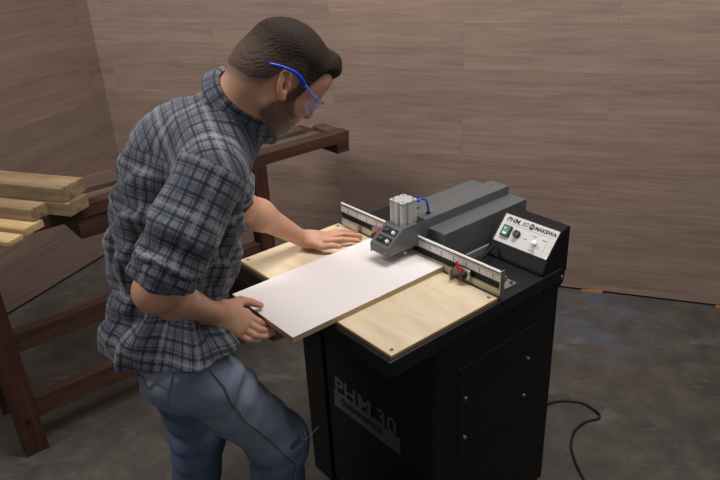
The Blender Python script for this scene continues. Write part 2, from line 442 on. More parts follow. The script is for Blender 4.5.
# ------------------------------------------------------------------ setting
YAW = math.radians(-51.537991463)
ORG = Vector((-.39038, 1.97468, 0))
UV = Vector((math.cos(YAW), math.sin(YAW), 0)); WV = Vector((-math.sin(YAW), math.cos(YAW), 0))
def uvz(u, v, z=0.): return ORG+UV*u+WV*v+Vector((0, 0, z))
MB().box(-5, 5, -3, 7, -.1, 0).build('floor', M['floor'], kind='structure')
CORN = Vector((-1.523, 4.235, 0)); WYAW = math.atan2(3.266-4.235, 1.092+1.523)
def wallobj(name, mb, loc, rz):
    o = mb.build(name, M['wall'], kind='structure'); o.location = loc; o.rotation_euler = (0, 0, rz); return o
wallobj('wall_back', MB().box(0, 6.2, 0, .08, .014, 3.4), CORN, WYAW)
wallobj('wall_left', MB().box(-4.2, 0, 0, .08, .014, 3.4), CORN, WYAW+PI/2+math.radians(-3.5)+0) if False else None
lw = MB().box(0, 4.2, -.08, 0, .014, 3.4); wallobj('wall_left', lw, CORN, math.atan2(3.30-4.235, -1.959+1.523))
bd = Vector((math.cos(WYAW), math.sin(WYAW), 0))
for t_, lab in ((2.9, 'small light wood wedge under the wall cladding just behind the control box'),
                (3.565, 'small light wood wedge under the wall cladding at the far right')):
    o = MB().prism([(0, 0), (.11, 0), (.11, .018), (0, .006)], 'y', -.012, .05).build('wedge', M['wedge'], label=lab, cat='wedge')
    q = CORN+bd*t_; o.location = (q.x, q.y, 0); o.rotation_euler = (0, 0, WYAW)

# ------------------------------------------------------------------ boring machine (local x = along fence, y = depth, z up; plate top at H)
H = .93
mach = empty('boring_machine', (ORG.x, ORG.y, 0), YAW, 'black and grey hinge boring machine on a black cabinet with plywood work plates', 'machine')
XR = .728
# cabinet
m = MB(); m.box(.115, XR, .16, .70, .06, H-.055, .003)
cab = m.build('cabinet', M['black'], mach)
m = MB(); m.box(.105, .215, .14, .17, .03, H-.05, .003); m.build('corner_post', M['black'], cab)
m = MB(); m.box(.225, .726, .148, .165, .06, H-.05, .002); m.build('front_panel', M['black'], cab)
m = MB(); m.box(XR-.004, XR+.002, .25, .60, .42, H-.17, .0015)
sp = m.build('side_panel', M['black'], cab)
for (y_, z_) in ((.278, -.284), (.278, -.43), (.556, -.425), (.563, -.284)):
    s = MB().cyl((XR, y_, H+z_), (XR+.007, y_, H+z_), .0075, .006, 16).cyl((XR+.005, y_, H+z_), (XR+.008, y_, H+z_), .004, .0035, 6)
    s.build('screw', M['screw'], sp, smooth=True)
for (x_, y_) in ((.16, .2), (.68, .2), (.16, .65), (.68, .65)):
    MB().cyl((x_, y_, 0), (x_, y_, .07), .022, .018, 20).cyl((x_, y_, 0), (x_, y_, .02), .03, .028, 20).build('foot', M['rubber'], mach, smooth=True)
# badge on the front
m = MB(); z0 = H-.452
m.box(.262, .588, .1445, .148, z0-.062, z0+.004, .001)
bad = m.build('name_badge', M['graylogo'], mach, label='grey metal name badge with black letters')
RX = Matrix.Rotation(PI/2, 4, 'X')
def front(u, z, y): return Matrix.Translation((u, y, z)) @ RX
text('badge_letters', 'PHM.30', .088, front(.268, z0+.002, .1455), M['graylogo'], bad, .0012, .0016, 1.08)
text('maker_name', 'MAKSIWA', .034, front(.332, z0-.034, .1438), M['ink'], bad, .0006, .0008, 1.15)
def logo(parent, u, z, r, Mx, name='round_logo'):
    b = MB(); b.cyl((0, 0, -.0006), (0, 0, .0006), r, r, 28)
    o = b.build(name, M['ink'], parent); o.data.transform(Mx @ Matrix.Translation((u, z, 0)))
    w_ = MB()
    w_.prism([(-.62*r, -.05*r), (-.62*r, -.3*r), (-.3*r, .12*r), (0, -.15*r), (.3*r, .12*r), (.62*r, -.3*r), (.62*r, -.05*r), (.3*r, .42*r), (0, .15*r), (-.3*r, .42*r)], 'z', .0006, .0011)
    q = w_.build('logo_mark', M['face'] if name == 'round_logo' else M['graylogo'], parent); q.data.transform(Mx @ Matrix.Translation((u, z, 0)))
logo(bad, .313, z0-.0225, .0145, front(0, 0, .1438), 'badge_logo')
for (x_, z_) in ((.268, -.056), (.582, -.056), (.582, -.004)):
    MB().cyl((x_, .1455, z0+z_), (x_, .142, z0+z_), .003, .0025, 12).build('rivet', M['screw'], bad, smooth=True)

# black table frame with turned down edges
ZT = H-.013
m = MB(); m.box(-.012, XR+.008, -.012, .16, ZT-.05, ZT, .003); m.box(-.012, XR+.008, .16, .70, ZT-.045, ZT, .003)
tab = m.build('table_frame', M['table_black'], mach)
for x0, x1 in ((0, .318), (.405, XR)):
    m = MB(); m.box(x0, x1, 0, .405, ZT+.0, H, .002)
    pl = m.build('work_plate', M['ply'], mach, label='birch plywood work plate')
    e = MB(); e.box(x0-.0004, x1+.0004, -.0005, .4055, ZT+.0005, H-.003); e.build('plate_edge', M['plyedge'], pl)
    for x_ in ((x0+.018, x1-.018)):
        for y_ in (.018, .387):
            MB().cyl((x_, y_, H-.003), (x_, y_, H+.0008), .0055, .0055, 16).build('plate_screw', M['screw'], pl, smooth=True)
# fence: extruded profile
Y0 = .412
def fence(x0, x1):
    m = MB()
    m.prism([(Y0+.006, H-.004), (Y0+.014, H-.004), (Y0+.014, H+.078), (Y0+.006, H+.078)], 'x', x0, x1)
    m.box(x0, x1, Y0-.001, Y0+.007, H+.046, H+.076, .0005)
    m.box(x0, x1, Y0-.001, Y0+.007, H+.000, H+.022, .0005)
    return m
m = fence(.012, .730); fe = m.build('fence', M['alu_yellow'], mach, label='aluminium fence with a measuring scale')
MB().box(.012, .730, Y0+.0045, Y0+.0065, H+.022, H+.046).build('fence_slot', M['black_in'], fe)
MB().box(.012, .730, Y0-.0025, Y0+.005, H+.0755, H+.0815, .002).build('fence_top_trim', M['chrome'], fe, smooth=True)
MB().box(.012, .730, Y0-.0018, Y0+.001, H+.0725, H+.0755).build('dark_trim_strip', M['black_in'], fe)  # thin black strip just below the top trim
MB().box(.012, .730, Y0+.005, Y0+.0142, H+.077, H+.0785).build('dark_trim_strip', M['black_in'], fe)  # thin black strip along the back of the top trim
MB().box(.012, .730, Y0-.0022, Y0-.0005, H+.050, H+.065).build('measuring_scale', M['scale'], fe)
for x_ in (.010, .7285): MB().box(x_, x_+.0035, Y0-.003, Y0+.016, H-.006, H+.082, .001).build('end_plate', M['steel'], fe, smooth=True)
# flip stops
def stop(x, flip=1):
    m = MB(); m.box(x-.003, x+.0, Y0-.042, Y0-.001, H+.004, H+.044, .001)
    s_ = m.build('stop_plate', M['steel'], mach)
    m = MB(); m.box(x, x+flip*.05, Y0-.012, Y0-.004, H+.012, H+.046, .003); m.build('stop_block', M['steel'], s_, smooth=True)
    m = MB(); m.cyl((x+flip*.03, Y0-.012, H+.026), (x+flip*.03, Y0-.030, H+.026), .011, .010, 24); m.build('clamp_knob', M['knob'], s_, smooth=True)
    m = MB(); m.prism([(x+flip*.002, H+.062), (x+flip*.008, H+.066), (x+flip*.014, H+.050), (x+flip*.026, H+.036), (x+flip*.028, H+.022), (x+flip*.021, H+.018), (x+flip*.018, H+.032), (x+flip*.005, H+.046)], 'y', Y0-.022, Y0-.015, .001)
    m.build('lever', M['red'], s_, label='red clamp lever')
stop(.575, 1); stop(.245, -1)
m = MB(); m.box(.033, .12, Y0-.016, Y0-.002, H+.006, H+.028, .002); m.build('slide_bar', M['alu'], mach)
# main grey head: housing with sloping nose
XA, XB = .322, .402; ZT2 = H+.125
m = MB()
m.prism([(.284, H+.050), (.284, H+.076), (.350, ZT2), (.845, ZT2), (.845, ZT), (.46, ZT), (.46, H+.05)], 'x', XA, XB, .0015)
head = m.build('drill_head_housing', M['grey_head'], mach, label='grey drill head housing with a sloping nose')
m = MB(); m.prism([(.284, H+.046), (.284, H+.0765), (.350, ZT2+.0005), (.362, ZT2+.0005), (.362, H+.046)], 'x', XA-.0015, XA+.001); m.build('nose_side', M['grey_head'], head)
# nose recess windows with bright fittings
sl = Vector((0, .066, .049)).normalized(); sn = Vector((0, -.049, .066)).normalized()
def onslope(t, off=0): return Vector((0, .284, H+.076))+sl*t+sn*off
for t0, t1 in ((.012, .038), (.046, .070)):
    m = MB(); a, b = onslope(t0, .0003), onslope(t1, .0003); c, d = onslope(t1, -.003), onslope(t0, -.003)
    m.prism([(a.y, a.z), (b.y, b.z), (c.y, c.z), (d.y, d.z)], 'x', XA+.009, XB-.009); wn = m.build('nose_window', M['black_in'], head)
    c = onslope((t0+t1)/2, .0008)
    MB().box(XA+.016, XA+.034, c.y-.006, c.y+.006, c.z-.001, c.z+.004, .001).build('scale_mark', M['graylogo'], wn)
    MB().cyl((XB-.022, c.y, c.z-.004), (XB-.022, c.y-.005, c.z+.005), .007, .005, 14).build('bright_fitting', M['chrome'], wn, smooth=True)
for x_ in (XA+.012, XB-.012): MB().cyl((x_, .284, H+.062), (x_, .2822, H+.062), .003, .003, 12).build('nose_screw', M['screw'], head, smooth=True)
MB().box(XA+.004, XB-.004, .315, .40, H+.044, H+.052, .001).build('chuck_guard', M['black_in'], head)
for x_ in (.342, .362, .382): MB().cyl((x_, .375, H+.026), (x_, .36, H+.048), .005, .009, 16).build('drill_chuck', M['steel'], head, smooth=True)
# rear covers
m = MB(); m.box(.270, XA+.001, .50, .803, ZT, ZT2, .0015); m.build('rear_cover', M['grey_cover'], mach, label='grey sheet metal rear cover, tall')
m = MB(); m.box(XB, .474, .455, .852, ZT, H+.095, .0015); m.build('motor_cover', M['grey_cover'], mach, label='lower grey sheet metal cover on the right')
# pneumatic cylinder with grooves
def cylprof(cx, cy, r):
    pts = []
    hw, hd = .033, .033
    for i in range(96):
        a = 2*PI*i/96; ca, sa = math.cos(a), math.sin(a)
        k = (abs(ca)**6+abs(sa)**6)**(-1/6)
        g = 0
        for q in range(8):
            dd = math.atan2(math.sin(a-(q+.5)*PI/4), math.cos(a-(q+.5)*PI/4))
            g = max(g, math.exp(-(dd/.075)**2))
        k *= 1-.24*g
        pts.append((cx+hw*k*ca, cy+hd*k*sa))
    return pts
CX, CY = .357, .392
MB().box(CX-.034, XB-.002, CY+.018, CY+.052, ZT2-.001, ZT2+.001).build('well_dark_patch', M['black_in'], head)  # flat black patch on the solid housing, painted in for the dark recess
m = MB(); m.prism(cylprof(CX, CY, 0), 'z', H+.12, H+.196)
cy = m.build('pneumatic_cylinder', M['cyl'], mach, smooth=True, label='silver pneumatic cylinder with grooved sides')
m = MB(); m.prism([(CX+(x-CX)*1.0, CY+(y-CY)*1.0) for x, y in cylprof(CX, CY, 0)], 'z', H+.192, H+.198, 0); m.build('cylinder_cap', M['cyl'], cy)
for sx_ in (-1, 1):
    for sy_ in (-1, 1):
        MB().cyl((CX+sx_*.021, CY+sy_*.021, H+.196), (CX+sx_*.021, CY+sy_*.021, H+.1995), .0045, .004, 12).build('cylinder_bolt', M['steel'], cy, smooth=True)
m = MB(); m.cyl((CX+.02, CY+.030, H+.186), (CX+.024, CY+.045, H+.188), .005, .005, 12); m.build('hose_fitting', M['blueframe'], cy, smooth=True)
m = MB(); m.tube([(CX+.022, CY+.040, H+.188), (CX+.026, CY+.056, H+.190), (CX+.024, CY+.074, H+.178), (CX+.018, CY+.088, H+.154), (CX+.014, CY+.094, ZT2+.002)], .0036, 10)
m.build('air_hose', M['hose'], mach, smooth=True, label='blue air hose')
MB().cyl((CX+.014, CY+.094, ZT2), (CX+.014, CY+.094, ZT2+.006), .008, .007, 16).build('hose_grommet', M['rubber'], mach, smooth=True)
# left of head: black linkage
m = MB(); m.tube([(.255, .455, H+.03), (.262, .50, H+.09), (.268, .53, H+.105)], .006, 8); m.box(.20, .27, .45, .70, ZT, H+.02, .002); m.build('linkage', M['black'], mach, smooth=True)
# parts behind the fence on the right
m = MB(); m.box(.498, .506, .455, .70, ZT, H+.012, .001); m.build('side_guide', M['alu'], mach)
m = MB(); m.cyl((.575, .475, H+.016), (.545, .60, H+.030), .006, .006, 14); m.cyl((.575, .475, ZT), (.575, .475, H+.018), .005, .005, 12); m.build('handle_rod', M['black'], mach, smooth=True, label='dark handle rod')
m = MB(); m.box(.664, .700, .462, .525, ZT, ZT+.003, .001); hb = m.build('hinge_bracket', M['steel'], mach)
MB().cyl((.69, .512, ZT+.003), (.69, .512, ZT+.006), .005, .005, 12).build('bracket_screw', M['black_in'], hb, smooth=True)
MB().cyl((.715, .45, H+.03), (.715, .452, H+.045), .004, .004, 10).build('fence_screw', M['steel'], fe, smooth=True)
# control box
prof = [(.606, H-.002), (.626, H+.036), (.690, H+.1115), (.731, H+.1175), (.731, H-.035), (.724, H-.035), (.724, H-.065), (.705, H-.085), (.62, H-.085), (.62, ZT), (.606, ZT)]
m = MB(); m.prism(prof, 'x', .512, XR+.002, .002)
cb = m.build('control_box', M['black'], mach)
MB().cyl((XR+.001, .705, H-.05), (XR+.007, .705, H-.05), .010, .008, 18).build('pivot_bolt', M['screw'], cb, smooth=True)
s0 = Vector((.524, .625, H+.0375)); sd = Vector((0, .0640, .0755)).normalized(); nn = Vector((0, -.0755, .0640)).normalized()
FM = Matrix(((1, sd.x, nn.x, s0.x), (0, sd.y, nn.y, s0.y), (0, sd.z, nn.z, s0.z), (0, 0, 0, 1)))
def fbox(x0, x1, y0, y1, z0, z1, name, mat, par, bev=0, **kw):
    b = MB().box(x0, x1, y0, y1, z0, z1, bev); o = b.build(name, mat, par, **kw); o.data.transform(FM); return o
FW, FH = .203, .094
fp = fbox(0, FW, 0, FH, 0, .002, 'face_plate', M['face'], cb, .0006, label='silver face plate')
def ft(x, y): return FM @ Matrix.Translation((x, y, .0022))
text('model_name', 'PHM.', .022, ft(.012, .072), M['ink'], fp, .0003, .0005, 1.1, .2)
text('model_number', '30', .022, ft(.068, .072), M['ink'], fp, .0003, .0, 1.1, .2)
logo(fp, .108, .079, .0095, ft(0, 0))
text('maker_name', 'MAKSIWA', .0165, ft(.120, .0735), M['ink'], fp, .0003, .0007, 1.05)
fbox(.012, .19, .0655, .0662, .002, .0023, 'rule_line', M['ink'], fp)
sw = fbox(.016, .049, .020, .058, .002, .010, 'rocker_switch', M['knob'], fp, .002)
fbox(.021, .044, .025, .053, .009, .0125, 'rocker', M['green'], sw, .0015, label='green rocker')
fbox(.026, .030, .044, .050, .0122, .013, 'switch_mark', M['greenlight'], sw)
fbox(.026, .040, .028, .034, .0122, .013, 'switch_mark', M['greenlight'], sw)
kn = MB().cyl((.072, .041, .002), (.072, .041, .016), .0125, .0105, 28, .001).box(.0705, .0735, .031, .052, .012, .0185, .0008).build('knob', M['knob'], fp, smooth=True); kn.data.transform(FM)
k2 = MB().cyl((.142, .034, .002), (.142, .034, .008), .0085, .008, 24).cyl((.142, .034, .006), (.150, .024, .026), .006, .0055, 16, .001).build('selector_switch', M['chrome'], fp, smooth=True); k2.data.transform(FM)
for (s, x, y) in (('CHAVE GERAL', .014, .012), ('AJUSTE', .062, .016), ('FURAR', .126, .052), ('PEDAL', .098, .035), ('MANUAL', .160, .050), ('OPERA', .130, .008)):
    fbox(x, x+.0028*len(s), y, y+.0028, .002, .0023, 'small_print', M['graylogo'], fp)
for pts in (((.176, .058), (.182, .058), (.182, .012), (.176, .012)),):
    fbox(.180, .1807, .012, .058, .002, .0023, 'rule_line', M['graylogo'], fp)
for (x, y) in ((.004, .004), (FW-.004, .004), (.004, FH-.004), (FW-.004, FH-.004)):
    o = MB().cyl((x, y, .001), (x, y, .0032), .0022, .002, 12).build('plate_screw', M['screw'], fp, smooth=True); o.data.transform(FM)

# ------------------------------------------------------------------ white board
zb = H+.0005; th = .0165
bo = empty('laminated_board', (ORG.x, ORG.y, 0), YAW, 'white melamine faced board being fed under the drill head', 'board')
X0, X1, Yb0, Yb1 = .2045, .5125, -.146, .409
MB().box(X0, X1, Yb0, Yb1, zb, zb+th-.0006).build('core', M['mdf'], bo, label='light brown fibreboard core')
MB().box(X0, X1, Yb0, Yb1, zb+th-.0006, zb+th).build('white_face', M['white'], bo)

# ------------------------------------------------------------------ cord
pts = [(.535, 1.96, .13), (.560, 2.03, .07), (.585, 2.13, .010), (.66, 2.235, .006), (.742, 2.287, .006), (.795, 2.309, .006), (.851, 2.311, .006), (.906, 2.293, .006), (.941, 2.245, .006), (.951, 2.212, .010), (.940, 2.190, .006), (.885, 2.175, .006), (.825, 2.126, .006), (.784, 2.043, .006), (.775, 1.962, .006), (.777, 1.885, .006), (.79, 1.79, .006), (.83, 1.60, .006), (.9, 1.4, .006)]
MB().tube(pts, .0048, 10).build('power_cord', M['cordm'], smooth=True, label='black power cord lying on the concrete beside the cabinet', cat='cord')

# ------------------------------------------------------------------ workbench
def uvloc(u, v): q = uvz(u, v); return (q.x, q.y, 0)
be = empty('workbench', uvloc(0, 0), YAW, 'dark stained wooden workbench behind the man with a long tool tray', 'workbench')
ZB = H+.043
def bbox(name, mat, *a, bev=.002, **kw):
    return MB().box(*a, bev).build(name, mat, be, **kw)
bbox('front_rail', M['bench'], -.822, -.75, -1.0, 1.06, ZB-.052, ZB)
bbox('tool_tray', M['tray'], -.935, -.822, -1.0, .99, ZB-.05, ZB-.022)
bbox('bench_top', M['bench_top'], -1.20, -.93, -1.0, .93, ZB-.055, ZB)
bbox('end_board', M['bench_top'], -.95, -.822, .985, 1.055, ZB-.05, ZB-.001)
bbox('cross_rail', M['bench'], -1.16, -.752, .985, 1.058, ZB-.104, ZB-.052)
bbox('cross_rail', M['bench'], -1.16, -.755, -.27, -.13, ZB-.135, ZB-.052)
for v0, v1 in ((-.68, -.592), (.511, .580)):
    l = bbox('leg', M['bench_z'], -.825, -.75, v0, v1, 0, ZB-.052)
    MB().cyl((-.751, (v0+v1)/2, .16), (-.747, (v0+v1)/2, .16), .012, .011, 14).build('bolt', M['rubber'], l, smooth=True)
    bbox('leg', M['bench_z'], -1.18, -1.10, v0, v1, 0, ZB-.055)
bbox('stretcher', M['bench'], -.815, -.765, -.592, .511, .150, .240)
bbox('stretcher', M['bench'], -.815, -.765, -.592, .511, .462, .545)
MB().box(-1.10, -.825, -.66, -.61, .15, .24, .002).build('end_stretcher', M['bench'], be)
MB().box(-1.10, -.825, .52, .57, .15, .24, .002).build('end_stretcher', M['bench'], be)

# ------------------------------------------------------------------ timbers on the bench
def timber(u, v, ang, Lg, W, z0, z1, mat, label):
    """u,v: near right end corner; the beam runs back along -(cos,sin)"""
    b = bmesh.new(); bmesh.ops.create_cube(b, size=1)
    for q in b.verts: q.co = Vector((q.co.x*Lg-Lg/2, q.co.y*W+W/2, q.co.z*(z1-z0)))
    bmesh.ops.subdivide_edges(b, edges=[e for e in b.edges if abs((e.verts[0].co-e.verts[1].co).x) > Lg*.9], cuts=14)
    r_ = random.Random(int(u*1000))
    bmesh.ops.bevel(b, geom=b.edges[:], offset=.0025, segments=2, affect='EDGES')
    for q in b.verts: q.co += Vector((0, math.sin(q.co.x*5+u*9)*.0015, math.sin(q.co.x*4+v*7)*.0008))
    mb = MB(); mb.add(b); o = mb.build('timber_beam', mat, label=label, cat='timber', group='timbers stacked on the bench')
    q = uvz(u, v, (z0+z1)/2); o.location = q; o.rotation_euler = (0, 0, YAW+math.radians(ang)); return o
timber(-.682, -.317, 32, 1.0, .122, ZB+.0535, ZB+.108, M['pine'], 'thick weathered beam lying on top of the timber stack')
timber(-.664, -.310, 32, .9, .104, ZB+.001, ZB+.0525, M['pine_grey'], 'grey-ended beam under the top beam, reaching furthest right')
timber(-.644, -.439, 32, .8, .072, ZB+.029, ZB+.074, M['pine'], 'narrow weathered beam lying on the pale planks in front of the thick beams')
timber(-.601, -.486, 31, .8, .090, ZB+.001, ZB+.028, M['pine_pale'], 'pale sawn plank directly under the narrow weathered beam')
timber(-.554, -.552, 31, .8, .066, ZB+.001, ZB+.018, M['pine_pale'], 'thin pale plank lying frontmost at the edge of the bench')

# ------------------------------------------------------------------ the man
A3 = lambda *a: np.array(a, float)
PC = A3(-.502, 1.555, .94)
HR, HL = A3(-.445, 1.455, .90), A3(-.545, 1.625, .90)
KR, KL = A3(-.275, 1.605, .50), A3(-.540, 1.680, .48)
AR, AL = A3(-.325, 1.530, .085), A3(-.600, 1.650, .085)
SR, SL = A3(-.312, 1.412, 1.432), A3(-.395, 1.745, 1.405)
ER, EL = A3(-.441, 1.272, 1.222), A3(-.345, 1.850, 1.175)
WR, WL = A3(-.391, 1.500, 1.026), A3(-.195, 2.030, .972)
CH = A3(-.406, 1.605, 1.345)
SPN = vnorm(A3(.20, .10, .9))                       # spine direction
SIDE = vnorm(SL-SR-SPN*((SL-SR)@SPN)); FWD = np.cross(SIDE, SPN)
NB = A3(-.272, 1.585, 1.518)
# head frame
az, pt = math.radians(22), math.radians(45)
HF = A3(math.cos(az)*math.cos(pt), math.sin(az)*math.cos(pt), -math.sin(pt)); HS = A3(-math.sin(az), math.cos(az), 0); HU = np.cross(HF, HS)
HO = A3(-.174, 1.558, 1.592)
def hl(p): q = p-HO; return np.stack([q@HF, q@HS, q@HU], -1)
def hw(x, y, z): return HO+HF*x+HS*y+HU*z
AXH = [HF, HS, HU]
def bounded(f, c, R):
    c = np.asarray(c, float)
    def g(p):
        d = np.linalg.norm(p-c, axis=1)-R; m_ = d < .03; o_ = d+.05
        if m_.any(): o_[m_] = f(p[m_])
        return o_
    return g
def hell(x, y, z, rx, ry, rz, tilt=0):
    ax = AXH
    if tilt: c, s = math.cos(tilt), math.sin(tilt); ax = [HF*c+HU*s, HS, -HF*s+HU*c]
    return ell(hw(x, y, z), (rx, ry, rz), ax)
def head_f():
    parts = [hell(-.004, 0, .042, .098, .077, .090)]
    parts += [(hell(.040, 0, .020, .060, .066, .075), .02), (hell(.048, 0, -.035, .048, .052, .062), .02)]
    for s in (-1, 1):
        parts += [(cone(hw(.000, s*.054, -.040), hw(.069, s*.012, -.080), .020, .0165), .025),
                  (hell(.066, s*.040, -.018, .026, .023, .026), .016),
                  (cone(hw(.086, s*.034, .030), hw(.094, s*.010, .026), .0105, .011), .012)]
    parts += [(hell(-.046, 0, -.006, .052, .058, .058), .05)]
    parts += [(hell(.077, 0, -.081, .017, .021, .015), .012),
              (hell(.080, 0, .066, .026, .046, .036), .03),
              (cone(hw(.100, 0, .018), hw(.115, 0, -.014), .0080, .0100), .009),
              (hell(.107, .011, -.019, .010, .0072, .0075), .005), (hell(.107, -.011, -.019, .010, .0072, .0075), .005),
              (hell(.090, 0, -.042, .012, .022, .013), .01),
              (hell(.0985, 0, -.042, .006, .020, .0048), .003), (hell(.0955, 0, -.052, .0065, .017, .0055), .003)]
    u = union(parts, .02)
    socks = [ell(hw(.102, s*.033, .006), (.014, .017, .012), AXH) for s in (-1, 1)]
    eyes = [ell(hw(.0835, s*.032, .007), (.0125,)*3, AXH) for s in (-1, 1)]
    def f(p):
        d = u(p)
        for s_ in socks:
            h = np.clip(.5-.5*(d+s_(p))/.010, 0, 1); d = d*(1-h)+(-s_(p))*h+.010*h*(1-h)
        for e in eyes: d = smin(d, e(p), .003)
        # mouth line
        q = hl(p); m_ = (np.abs(q[:, 1]) < .024) & (q[:, 0] > .08)
        d = d+np.where(m_, .0024*np.exp(-((q[:, 2]+.0472)/.0018)**2), 0)
        return d
    return f
def ear(s):
    ax = [vnorm(HF*math.cos(.18)+HU*-math.sin(.18)*-1), vnorm(HS*s+HF*-.32), None]
    fx = vnorm(HF*.92+HU*.36-HS*s*.28); n_ = vnorm(HS*s-HF*.35); n_ = vnorm(n_-fx*(n_@fx)); up = np.cross(n_, fx)*(1 if s < 0 else -1)
    if up@HU < 0: up = -up
    c = hw(-.010, s*.0835, .004)
    outer = ell(c, (.0155, .0068, .031), [fx, n_, up]); dent = ell(c+n_*.0065+fx*.002+up*.003, (.0100, .0085, .0215), [fx, n_, up])
    rim = ell(c+n_*.001, (.0165, .0045, .032), [fx, n_, up]); lobe = ell(c-up*.029+fx*.004, (.009, .005, .010), [fx, n_, up])
    tra = ell(c+fx*.014+n_*.003-up*.004, (.005, .004, .008), [fx, n_, up]); hx = ell(c+n_*.003+fx*-.001-up*.002, (.007, .004, .013), [fx, n_, up])
    def f(p):
        d = smin(outer(p), rim(p), .003); e = dent(p)
        h = np.clip(.5-.5*(d+e)/.003, 0, 1); d = d*(1-h)+(-e)*h+.003*h*(1-h)
        d = smin(d, lobe(p), .004); d = smin(d, tra(p), .003)
        d2 = hx(p); return np.maximum(smin(d, ell(c+n_*.002-fx*.004+up*.001, (.0045, .0035, .015), [fx, n_, up])(p), .002), -1)
    return f
HEAD = bounded(head_f(), HO+HU*.01, .16)
EARS = [bounded(ear(s_), hw(-.01, s_*.083, 0), .045) for s_ in (-1, 1)]
def chain(pts, rs): return [cone(pts[i], pts[i+1], rs[i], rs[i+1]) for i in range(len(pts)-1)]
def finger(pts, rs): return union(chain([np.array(p) for p in pts], rs), .003)
# left hand, flat on the work plate beside the board edge
lk = [A3(-.108, 2.028, .957), A3(-.103, 2.048, .960), A3(-.109, 2.067, .957), A3(-.117, 2.084, .952)]
Lf = [finger([lk[0], (-.060, 2.034, .957), (-.026, 2.040, .949), (.000, 2.044, .940)], [.0105, .0088, .0080, .0068]),
      finger([lk[1], (-.052, 2.062, .962), (-.020, 2.074, .951), (.003, 2.082, .940)], [.0108, .0090, .0080, .0068]),
      finger([lk[2], (-.064, 2.088, .960), (-.036, 2.103, .950), (-.016, 2.113, .940)], [.0100, .0084, .0075, .0064]),
      finger([lk[3], (-.084, 2.109, .953), (-.064, 2.122, .946), (-.048, 2.132, .939)], [.0092, .0074, .0066, .0058]),
      finger([(-.165, 2.012, .960), (-.125, 1.990, .954), (-.092, 1.984, .960), (-.066, 1.979, .9580)], [.015, .0125, .0100, .0082])]
Lpalm = union([cone(WL, A3(-.150, 2.040, .965), .024, .021), (cone(A3(-.165, 2.040, .964), lk[1], .020, .0125), .02), (cone(A3(-.170, 2.028, .962), lk[0], .018, .0115), .02),
               (cone(A3(-.170, 2.046, .961), lk[2], .018, .0115), .02), (cone(A3(-.168, 2.055, .958), lk[3], .017, .0105), .02), (cone(A3(-.172, 2.018, .958), A3(-.128, 1.998, .955), .017, .011), .015)], .02)
# right hand gripping the near edge of the board: thumb on top, fingers under it
rk = [A3(-.315, 1.566, .974), A3(-.317, 1.549, .961), A3(-.325, 1.534, .950), A3(-.338, 1.522, .942)]
Rf = [finger([rk[0], (-.284, 1.569, .945), (-.272, 1.588, .9195), (-.258, 1.606, .9175)], [.0118, .0102, .0088, .0074]),
      finger([rk[1], (-.284, 1.551, .932), (-.262, 1.571, .913), (-.242, 1.588, .915)], [.0118, .0102, .0088, .0076]),
      finger([rk[2], (-.294, 1.537, .924), (-.268, 1.553, .906), (-.248, 1.570, .908)], [.0112, .0096, .0082, .0070]),
      finger([rk[3], (-.311, 1.526, .920), (-.288, 1.540, .906), (-.270, 1.554, .905)], [.0102, .0086, .0074, .0064]),
      finger([(-.366, 1.560, 1.000), (-.332, 1.606, .992), (-.306, 1.621, .977), (-.283, 1.627, .9615)], [.0170, .0135, .0110, .0090])]
Rpalm = union([cone(WR, A3(-.373, 1.522, 1.008), .028, .027), (cone(A3(-.373, 1.535, 1.006), rk[0], .025, .0155), .02), (cone(A3(-.375, 1.530, .998), rk[1], .025, .0150), .02),
               (cone(A3(-.380, 1.524, .990), rk[2], .023, .0145), .02), (cone(A3(-.384, 1.520, .984), rk[3], .021, .0135), .02), (cone(A3(-.372, 1.545, 1.008), A3(-.334, 1.600, .988), .022, .0145), .015)], .02)
HANDS = [bounded(union([Lpalm]+[(g_, .0035) for g_ in Lf], .0035), A3(-.09, 2.04, .955), .15), bounded(union([Rpalm]+[(g_, .0035) for g_ in Rf], .0035), A3(-.32, 1.57, .94), .15)]
CANALS = [bounded(ell(hw(-.004, s_*.089, .001), (.0065, .013, .0095), [vnorm(HF*.92+HU*.36-HS*s_*.28), HS, vnorm(HU-.36*HF)]), hw(-.004, s_*.089, 0), .03) for s_ in (-1, 1)]
def arm(S, E, W, k=1.):
    mid = S+(E-S)*.45; fm = E+(W-E)*.30
    return union([cone(S, mid, .056*k, .050*k), (cone(mid, E, .050*k, .041*k), .03), (ell(E, (.042, .042, .042)), .02), (cone(E, fm, .041*k, .044*k), .02), (cone(fm, W, .044*k, .0265*k), .03)], .03)
AXT = [FWD, SIDE, SPN]
NK = hw(-.045, 0, -.015)
torso = union([ell(PC+A3(0, 0, .01), (.108, .130, .12), AXT), (ell((PC+CH)/2+A3(-.02, .03, 0), (.105, .115, .17), AXT), .06), (ell(CH+A3(-.02, .02, 0), (.120, .140, .18), AXT), .06),
               (cone(SR+SIDE*.04, SL-SIDE*.04, .058, .058), .06), (cone(SR+SIDE*.05, NB, .050, .062), .05), (cone(SL-SIDE*.05, NB, .050, .062), .05)], .06)
neck = union([cone(NB-A3(.03, 0, .03), NK, .066, .058), (cone(NB+FWD*.03, hw(.012, 0, -.055), .048, .042), .03)], .03)
legs = union([cone(HR+A3(0, .012, -.03), KR, .078, .055), (cone(KR, AR, .056, .036), .03), ell(HL, (.09, .09, .09)), (cone(HL, KL, .088, .055), .03), (cone(KL, AL, .056, .036), .03),
              (cone(AR, AR+A3(.13, .07, -.05), .036, .028), .02), (cone(AL, AL+A3(.13, .07, -.05), .036, .028), .02)], .02)
armR, armL = arm(SR, ER, WR, 1.0), arm(SL, EL, WL, 1.0)
